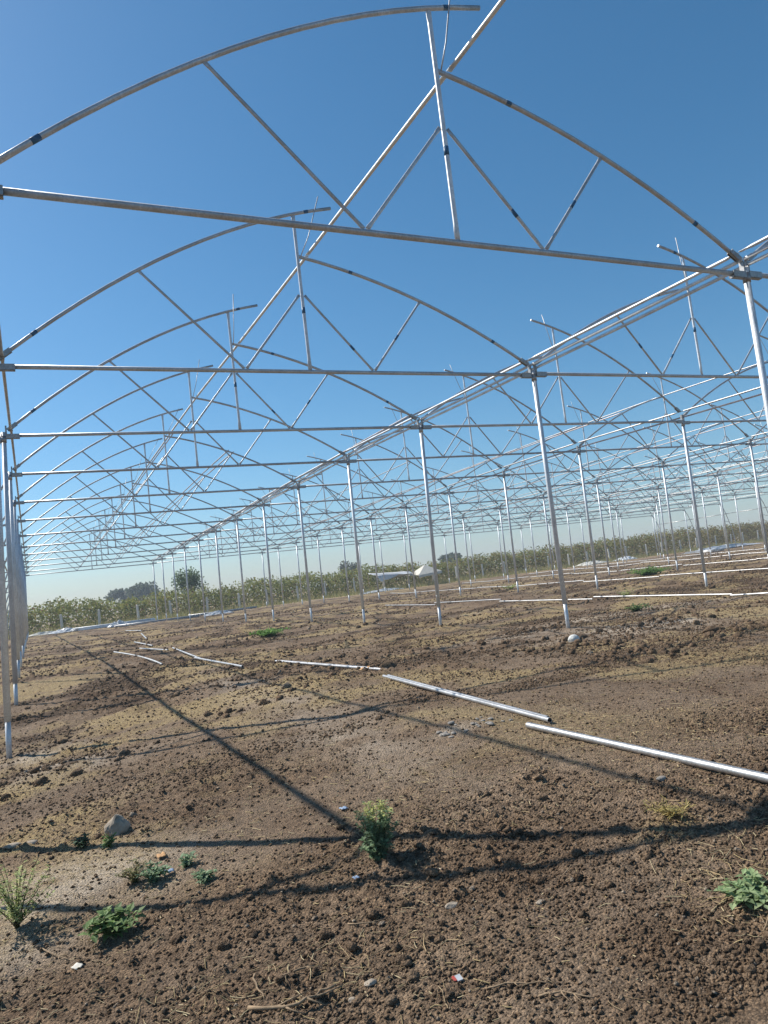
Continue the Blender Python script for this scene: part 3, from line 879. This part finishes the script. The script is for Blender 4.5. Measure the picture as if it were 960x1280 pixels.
def weed(x, y, h, spread, nstem, nleaf, L, wd, cols, seed, label, name='weed', lean=(0, 0), low=False, stemcol=(0.09, 0.11, 0.04), tipcol=None):
    rg = random.Random(seed)
    root = empty(name, (x, y, gz(x, y) - 0.005))
    tag(root, label, 'weed')
    bs = MB(); bl = MB()
    for i in range(nstem):
        an = rg.uniform(0, 6.283); sp = spread * math.sqrt(rg.random())
        hh = h * rg.uniform(0.55, 1.0) * (1 - 0.35 * sp / max(spread, 1e-3))
        tip = Vector((math.cos(an) * sp + lean[0] * hh, math.sin(an) * sp + lean[1] * hh, hh))
        ctl = Vector((tip.x * .35, tip.y * .35, hh * .55))
        pts = [(1 - t) ** 2 * Vector((rg.uniform(-.01, .01), rg.uniform(-.01, .01), 0)) + 2 * t * (1 - t) * ctl + t * t * tip for t in (0, .25, .5, .75, 1)]
        bs.sweep(pts, (0, 1, 0.01), [(0.0028 * (1 - .6 * j / 4),) * 2 for j in range(5)], 4, col=stemcol)
        for q in range(nleaf):
            t = rg.uniform(0.1 if low else 0.2, 1.0)
            j = min(3, int(t * 4)); p = pts[j].lerp(pts[j + 1], t * 4 - j)
            a2 = rg.uniform(0, 6.283)
            d = Vector((math.cos(a2), math.sin(a2), rg.uniform(-.1, .9)))
            c = list(rg.choice(cols)); f = rg.uniform(.9, 1.8)
            if tipcol and p.z > h * .55 and rg.random() < .75: c = list(tipcol)
            sc = rg.uniform(.6, 1.2)
            leaf(bl, p, d, L * sc, wd * sc, tuple(v * f for v in c), rg.uniform(0, .8))
    link('stems', bs.mesh('stems', M['leaf']), root)
    link('leaves', bl.mesh('leaves', M['leaf'], False), root)
    return root

BG = [(0.11, 0.17, 0.06), (0.08, 0.14, 0.06), (0.14, 0.19, 0.07)]
BL = [(0.13, 0.20, 0.11), (0.165, 0.235, 0.13), (0.21, 0.28, 0.155)]
YG = [(0.28, 0.32, 0.12), (0.34, 0.36, 0.15), (0.21, 0.26, 0.10)]
weed(1.709, 3.992, 0.45, 0.125, 34, 56, 0.030, 0.008, BL, 1, 'tall wispy weed with yellowish tips standing on the crossing shadows', tipcol=(0.38, 0.38, 0.15))
weed(1.691, 3.976, 0.20, 0.10, 22, 30, 0.036, 0.011, BL, 21, 'bluish green low growth round the foot of the tall wispy weed', low=True)
weed(-0.15, 4.906, 0.45, 0.22, 26, 30, 0.034, 0.007, YG, 2, 'pale yellow green wispy weed at the left edge')
weed(0.311, 4.371, 0.13, 0.145, 26, 14, 0.062, 0.019, [(0.13, 0.20, 0.065), (0.18, 0.25, 0.09), (0.11, 0.165, 0.06)], 3, 'bright green broad leaved weed at lower left', low=True)
weed(0.503, 4.974, 0.15, 0.12, 18, 18, 0.035, 0.007, [(0.20, 0.16, 0.07), (0.16, 0.15, 0.06), (0.12, 0.13, 0.05)], 4, 'half dried yellowish weed beside the blue scrap', low=True)
weed(0.597, 4.905, 0.13, 0.09, 16, 18, 0.04, 0.012, BL, 5, 'dark bluish green tuft growing into the half dried weed', low=True)
weed(0.802, 4.998, 0.09, 0.08, 10, 12, 0.04, 0.012, BL, 6, 'small bluish green weed right of the blue scrap', low=True)
weed(0.863, 4.611, 0.08, 0.09, 12, 14, 0.036, 0.011, BL, 7, 'small round bluish weed between the two broad shadows', low=True)
weed(0.258, 6.122, 0.12, 0.09, 12, 12, 0.05, 0.014, [(0.05, 0.085, 0.045), (0.065, 0.10, 0.05)], 8, 'dark green weed left of the pointed stone', low=True)
weed(0.429, 5.867, 0.13, 0.05, 8, 10, 0.045, 0.012, [(0.12, 0.20, 0.05), (0.09, 0.16, 0.04)], 9, 'small bright green sprig in front of the pointed stone')
weed(2.614, 2.287, 0.09, 0.17, 24, 16, 0.05, 0.014, [(0.22, 0.29, 0.14), (0.17, 0.24, 0.11), (0.27, 0.33, 0.17)], 10, 'greyish green low weed cut by the right edge', low=True)
weed(3.016, 3.096, 0.10, 0.15, 18, 10, 0.06, 0.004, [(0.42, 0.33, 0.13), (0.36, 0.28, 0.11), (0.30, 0.27, 0.10)], 11, 'dry yellow grass tuft below the nearest thick pipe', 'dry_grass_tuft', stemcol=(0.38, 0.30, 0.12))
weed(7.0, 24.0, 0.28, 0.75, 60, 12, 0.16, 0.03, [(0.09, 0.19, 0.035), (0.12, 0.22, 0.05)], 12, 'bright green grass patch between the far columns of the first span', 'grass_patch', low=True)
weed(27.5, 27.6, 0.45, 1.25, 90, 12, 0.22, 0.045, [(0.10, 0.19, 0.045), (0.13, 0.21, 0.06)], 13, 'bright green weed patch in the third span', low=True)
weed(12.663, 13.227, 0.20, 0.38, 26, 10, 0.09, 0.025, BG, 14, 'dark green weed just in front of the straight row of pipes', low=True)
weed(16.2, 17.2, 0.25, 0.35, 22, 8, 0.08, 0.02, YG, 15, 'dull green weed just behind the straight row of pipes', low=True)
weed(22.0, 31.5, 0.3, 0.6, 30, 8, 0.12, 0.03, YG, 16, 'yellowish weed beyond the second span', low=True)

# ------------------------------------------------------------------ vineyard, verge, posts
def leaf_cloud(name, P, size, cols, seed, material):
    """each point becomes one folded leaf"""
    rg = np.random.default_rng(seed); N = len(P)
    d = rg.normal(size=(N, 3)); d /= np.linalg.norm(d, axis=1)[:, None]
    e = np.cross(d, rg.normal(size=(N, 3))); e /= np.linalg.norm(e, axis=1)[:, None]
    n = np.cross(d, e)
    s = size[:, None]
    V = np.stack([P - d * s, P + e * s * .62 + n * s * .18, P + d * s, P - e * s * .62 + n * s * .18], 1).reshape(-1, 3)
    F3 = (np.array([[0, 1, 2], [0, 2, 3]])[None] + (np.arange(N) * 4)[:, None, None]).reshape(-1, 3)
    return np_mesh(name, V, F3, material, np.repeat(cols, 4, 0), smooth=False)

rg = np.random.default_rng(77)
VY = 77.0
rows = np.arange(-14, 128, 3.3)
PX, PY, PZ, SZ = [], [], [], []
for q, X in enumerate(rows):
    n = 2300
    hgt = 2.45 + 0.5 * rg.random() + 0.2 * math.sin(q * 1.7) + (0.25 if X > 60 else 0)
    x = X + rg.normal(size=n) * 1.1
    y = VY + rg.random(n) ** 1.6 * 9.0 + 0.4 * np.sin(x * 2.0)
    top = hgt * (0.80 + 0.22 * np.clip(fbm(x / 0.7, y / 1.5, 201, 3) * 1.8 + 0.5, 0, 1.5))
    z = 0.15 + (top - 0.15) * rg.random(n) ** 0.75
    PX.append(x); PY.append(y); PZ.append(z); SZ.append(0.075 + 0.085 * rg.random(n))
    k = 40                                             # upright shoots over the top
    xs_ = X + rg.normal(size=8) * 1.0
    for xx in xs_:
        t = rg.random(k // 4)
        PX.append(xx + rg.normal(size=k // 4) * 0.08 + t * 0.15 * rg.normal()); PY.append(np.full(k // 4, VY + rg.random() * 4)); PZ.append(hgt * 0.9 + t * (0.2 + 0.45 * rg.random())); SZ.append(0.05 + 0.06 * rg.random(k // 4))
px, py, pz, sz = map(np.concatenate, (PX, PY, PZ, SZ))
gnd = base_height(px, py)
t = rg.random((len(px), 1)); brown = np.clip((px - 30) / 75, 0, 1)[:, None] * 0.75 + 0.25 * fbm(px / 4, py / 4, 301, 2)[:, None]
green = np.array([0.145, 0.175, 0.045]) * (1 - t) + np.array([0.265, 0.265, 0.075]) * t
brn = np.array([0.210, 0.170, 0.062]) * (1 - t) + np.array([0.300, 0.240, 0.092]) * t
red = np.array([[0.17, 0.075, 0.045]])
pick = rg.random((len(px), 1)) < np.clip(0.12 + brown, 0, 0.85)
cl = np.where(pick, brn, green)
cl = np.where(rg.random((len(px), 1)) < 0.03 + 0.08 * np.clip(brown, 0, 1), red, cl)
vme = leaf_cloud('vineyard', np.stack([px, py, gnd + pz], -1), sz, cl, 78, M['leaf'])
tag(link('vineyard', vme), 'overgrown vineyard of green and browning vines beyond the greenhouse', kind='stuff')

# dry grass verge
N = 26000
x = -14 + 140 * rg.random(N); y = 68.5 + 9.5 * rg.random(N) ** 0.7
k = fbm(x / 5, y / 2.5, 311, 3) > -0.22
x, y = x[k], y[k]; N = len(x)
h = 0.20 + 0.55 * rg.random(N) * np.clip((y - 66) / 8, 0.3, 1); an = rg.random(N) * 6.283
z = base_height(x, y)
wv = 0.03
V = np.stack([np.stack([x - wv * np.cos(an), y - wv * np.sin(an), z], -1), np.stack([x + wv * np.cos(an), y + wv * np.sin(an), z], -1),
              np.stack([x + 0.12 * np.sin(an * 3), y + .1 * np.cos(an * 5), z + h], -1)], 1).reshape(-1, 3)
F3 = np.arange(N * 3).reshape(-1, 3)
t = rg.random((N, 1))
cg = np.array([0.18, 0.21, 0.07]) * (1 - t) + np.array([0.36, 0.30, 0.14]) * t
tag(link('grass_verge', np_mesh('grass_verge', V, F3, M['leaf'], np.repeat(cg, 3, 0), smooth=False)), 'dry yellow green grass strip along the vineyard edge', kind='stuff')

# concrete end posts of the vineyard rows
b = MB()
b.sweep([(0, 0, -0.2), (0, 0, 1.6), (0, 0, 1.68)], (0, 1, 0), [(0.13, 0.13), (0.115, 0.115), (0.08, 0.08)], 4)
b.sweep([(0.0, -0.07, 1.2), (0.0, -0.09, 1.2)], (0, 0, 1), 0.012, 5)
pme = b.mesh('concrete_post', M['concrete'], False)
pr_ = random.Random(6)
for q, X in enumerate([X for X in rows[3:] if X < 112]):
    yy = VY - 1.7 + pr_.uniform(-0.3, 0.3)
    o = link('concrete_post', pme, None, (X + pr_.uniform(-.2, .2), yy, gbase(X, yy)), pr_.uniform(-.3, .3))
    o.rotation_euler = (pr_.uniform(-.04, .04), pr_.uniform(-.04, .04), pr_.uniform(-.3, .3))
    tag(o, 'pale concrete post in the line along the front of the vineyard', 'post', 'concrete posts along the vineyard edge')

# ------------------------------------------------------------------ trees
def tree(x, y, h, rx, rz, n, ls, col, seed, label, name='tree', trunk_h=None, g=None):
    rg = np.random.default_rng(seed)
    g0 = gbase(x, y) if g is None else g
    root = empty(name, (x, y, g0)); tag(root, label, 'tree', None)
    th = trunk_h or h * 0.35
    cz = h - rz
    b = MB()
    r0 = max(0.06, h * 0.025)
    b.sweep([(0, 0, -0.1), (0.03 * h, 0, th * .6), (0.01 * h, 0.02 * h, th), (0, 0, cz)], (0, 1, 0), [(r0,) * 2, (r0 * .8,) * 2, (r0 * .65,) * 2, (r0 * .3,) * 2], 8)
    cl = []
    for q in range(14):
        a = rg.random() * 6.283; el = rg.uniform(-.4, 1.2); rr = rg.uniform(.45, .85)
        c = np.array([math.cos(a) * math.cos(el) * rx * rr, math.sin(a) * math.cos(el) * rx * rr, cz + math.sin(el) * rz * rr])
        cl.append(c)
        if q < 9: b.sweep([(0.01 * h, 0.02 * h, th * .9), tuple(c * np.array([.5, .5, .8])), tuple(c)], (0, 1, 0.1), [(r0 * .4,) * 2, (r0 * .25,) * 2, (r0 * .08,) * 2], 5)
    link('trunk', b.mesh('trunk', M['bark']), root)
    cl = np.array(cl); k = rg.integers(0, len(cl), n)
    d = rg.normal(size=(n, 3)); d /= np.linalg.norm(d, axis=1)[:, None]
    P = cl[k] + d * (rg.random((n, 1)) ** .45) * np.array([rx * .46, rx * .46, rz * .42])
    t = rg.random((n, 1))
    c = np.array(col)[None] * (0.65 + 0.8 * t)
    link('crown', leaf_cloud('crown', P, ls * (0.6 + 0.8 * rg.random(n)), c, seed + 1, M['leaf']), root)

def at(px_, py_, depth):
    d = w_ + r_ * ((px_ - 480) / 924.8) - u_ * ((py_ - 640) / 924.8)
    return CAM + d * depth
def far_tree(px_, ytop, depth, rx, rz, n, ls, col, seed, label, name='tree'):
    p = at(px_, ytop, depth); g0 = 0.1
    tree(p.x, p.y, p.z - g0, rx, rz, n, ls, col, seed, label, name, g=g0)
far_tree(177, 729, 190, 4.3, 3.0, 1500, 0.42, (0.085, 0.105, 0.068), 31, 'dark round tree far behind the vineyard, right one of the pair')
far_tree(148, 736, 200, 3.6, 2.4, 1200, 0.42, (0.09, 0.11, 0.075), 32, 'dark low tree far behind the vineyard, left one of the pair')
far_tree(236, 708, 84, 1.9, 2.3, 1700, 0.13, (0.11, 0.16, 0.07), 33, 'loose green bush rising above the vines behind the first span')
far_tree(436, 701, 150, 2.2, 1.7, 600, 0.3, (0.105, 0.115, 0.075), 35, 'rounded tree top over the vines just left of the awning')
far_tree(563, 691, 160, 3.2, 2.0, 900, 0.36, (0.085, 0.10, 0.065), 37, 'broad dark tree right of the pointed tent')

# ------------------------------------------------------------------ awning and tent
def cloth_mesh(name, quad, n, sag, seed, material, wr=0.05):
    rg = random.Random(seed); A, B, C_, D = [Vector(p) for p in quad]
    b = MB(); vs = []; fs = []
    for i in range(n + 1):
        for j in range(n + 1):
            s, t = i / n, j / n
            p = A.lerp(B, s).lerp(D.lerp(C_, s), t)
            p = p + Vector((0, 0, -sag * 16 * s * (1 - s) * t * (1 - t) + rg.uniform(-wr, wr)))
            vs.append(p)
    for i in range(n):
        for j in range(n):
            a = i * (n + 1) + j
            fs.append((a, a + n + 1, a + n + 2, a + 1))
    b.add(vs, fs)
    return b.mesh(name, material)

aw = empty('awning', (36.3, 74.0, 0.05)); tag(aw, 'sagging white awning on poles at the vineyard edge', 'awning')
o = link('sheet', cloth_mesh('sheet', [(-2.5, -1, 1.75), (2.4, -0.6, 1.55), (2.7, 1.6, 1.85), (-2.4, 1.4, 2.1)], 10, 0.45, 1, M['plastic'], 0.05), aw)
o.modifiers.new('thickness', 'SOLIDIFY').thickness = 0.01
o = link('side_sheet', cloth_mesh('side_sheet', [(-2.5, -1.02, 1.73), (0.2, -0.87, 1.62), (-0.4, -0.95, 1.35), (-2.2, -1.2, 1.05)], 10, 0.0, 2, M['plastic'], 0.06), aw)
o.modifiers.new('thickness', 'SOLIDIFY').thickness = 0.01
for p in ((-2.5, -1), (2.4, -.6), (2.7, 1.6), (-2.4, 1.4)):
    b = MB(); b.sweep([(p[0], p[1], -0.2), (p[0] * 1.01, p[1], 1.95)], (0, 1, 0), 0.03, 6); link('pole', b.mesh('pole', M['twig']), aw)
tn = empty('tent', (40.4, 74.2, 0.05)); tag(tn, 'small cream tent with a pointed roof beside the sagging awning', 'tent')
b = MB()
e = [(-1.5, -1.3, 1.25), (1.5, -1.3, 1.45), (1.5, 1.3, 1.45), (-1.5, 1.3, 1.35)]
b.add([*e, (0.1, 0, 2.35)], [(0, 1, 4), (1, 2, 4), (2, 3, 4), (3, 0, 4)])
o = link('roof', b.mesh('roof', M['canvas'], False), tn); o.modifiers.new('thickness', 'SOLIDIFY').thickness = 0.01
o = link('valance', cloth_mesh('valance', [(-1.5, -1.31, 1.25), (1.5, -1.31, 1.45), (1.5, -1.35, 1.2), (-1.5, -1.35, 0.95)], 8, 0, 3, M['canvas'], 0.03), tn)
o.modifiers.new('thickness', 'SOLIDIFY').thickness = 0.01
for p in e:
    b = MB(); b.sweep([(p[0], p[1], -0.2), p], (0, 1, 0), 0.03, 6); link('pole', b.mesh('pole', M['twig']), tn)

# plastic sheets and pale heaps left at the far edge
def sheet(x, y, w, d, h, seed, label, mt_='plastic', name='plastic_sheet', cat='sheet'):
    rg2 = np.random.default_rng(seed); n = 14
    s, t = np.meshgrid(np.linspace(-1, 1, n), np.linspace(-1, 1, n)); s = s.ravel(); t = t.ravel()
    rim = 1 + 0.25 * fbm(np.arctan2(t, s) * 1.3 + 5, np.zeros_like(s), seed, 2)
    X = s * w * rim; Y = t * d * rim
    Z = h * np.clip(1 - s * s, 0, 1) * np.clip(1 - t * t, 0, 1) * (0.6 + 0.9 * rg2.random(n * n)) + 0.05 * rg2.random(n * n)
    gz_ = base_height(X + x, Y + y) - gbase(x, y)
    ii = np.arange(n * n).reshape(n, n)
    Fq = np.stack([ii[:-1, :-1], ii[:-1, 1:], ii[1:, 1:], ii[1:, :-1]], -1).reshape(-1, 4)
    o = link(name, np_mesh(name, np.stack([X, Y, Z + gz_ + 0.05], -1), Fq, M[mt_], smooth=False), None, (x, y, gbase(x, y)))
    o.modifiers.new('thickness', 'SOLIDIFY').thickness = 0.012
    return tag(o, label, cat)
sheet(2.4, 66.5, 1.3, 0.8, 0.30, 1, 'crumpled white plastic at the left end of the pipe stack')
sheet(6.3, 63.2, 0.9, 0.5, 0.35, 2, 'white plastic wrap lying on the pipe stack')
sheet(0.9, 69, 1.6, 0.7, 0.2, 3, 'pale sand coloured tarp beyond the far left column', 'canvas')
sheet(12.6, 56, 1.1, 0.5, 0.22, 4, 'white plastic lying between the far columns of the second row')
sheet(33.0, 70, 2.4, 0.6, 0.2, 7, 'white sheet lying in front of the awning')
sheet(61.0, 70, 2.0, 1.0, 0.3, 8, 'pale heap under plastic at the far right before the vineyard', 'canvas')
sheet(66.5, 70, 1.4, 1.0, 0.35, 9, 'white heap at the far right before the vineyard posts')
sheet(72.0, 60, 5.5, 0.8, 0.3, 10, 'long white plastic strip along the right side of the greenhouse')

# ------------------------------------------------------------------ air
b = MB(); b.box((80, 180, 6), (380, 330, 9))
hz_ = bpy.data.materials.new('haze'); hz_.use_nodes = True
hn = hz_.node_tree; hn.nodes.clear()
ho = hn.nodes.new('ShaderNodeOutputMaterial'); hv = hn.nodes.new('ShaderNodeVolumePrincipled')
hv.inputs['Color'].default_value = (0.80, 0.89, 0.98, 1)
hv.inputs['Density'].default_value = 0.0011
hn.links.new(hv.outputs[0], ho.inputs['Volume'])
tag(link('haze', b.mesh('haze', hz_, False)), 'thin pale haze in the air over the plot', kind='stuff')
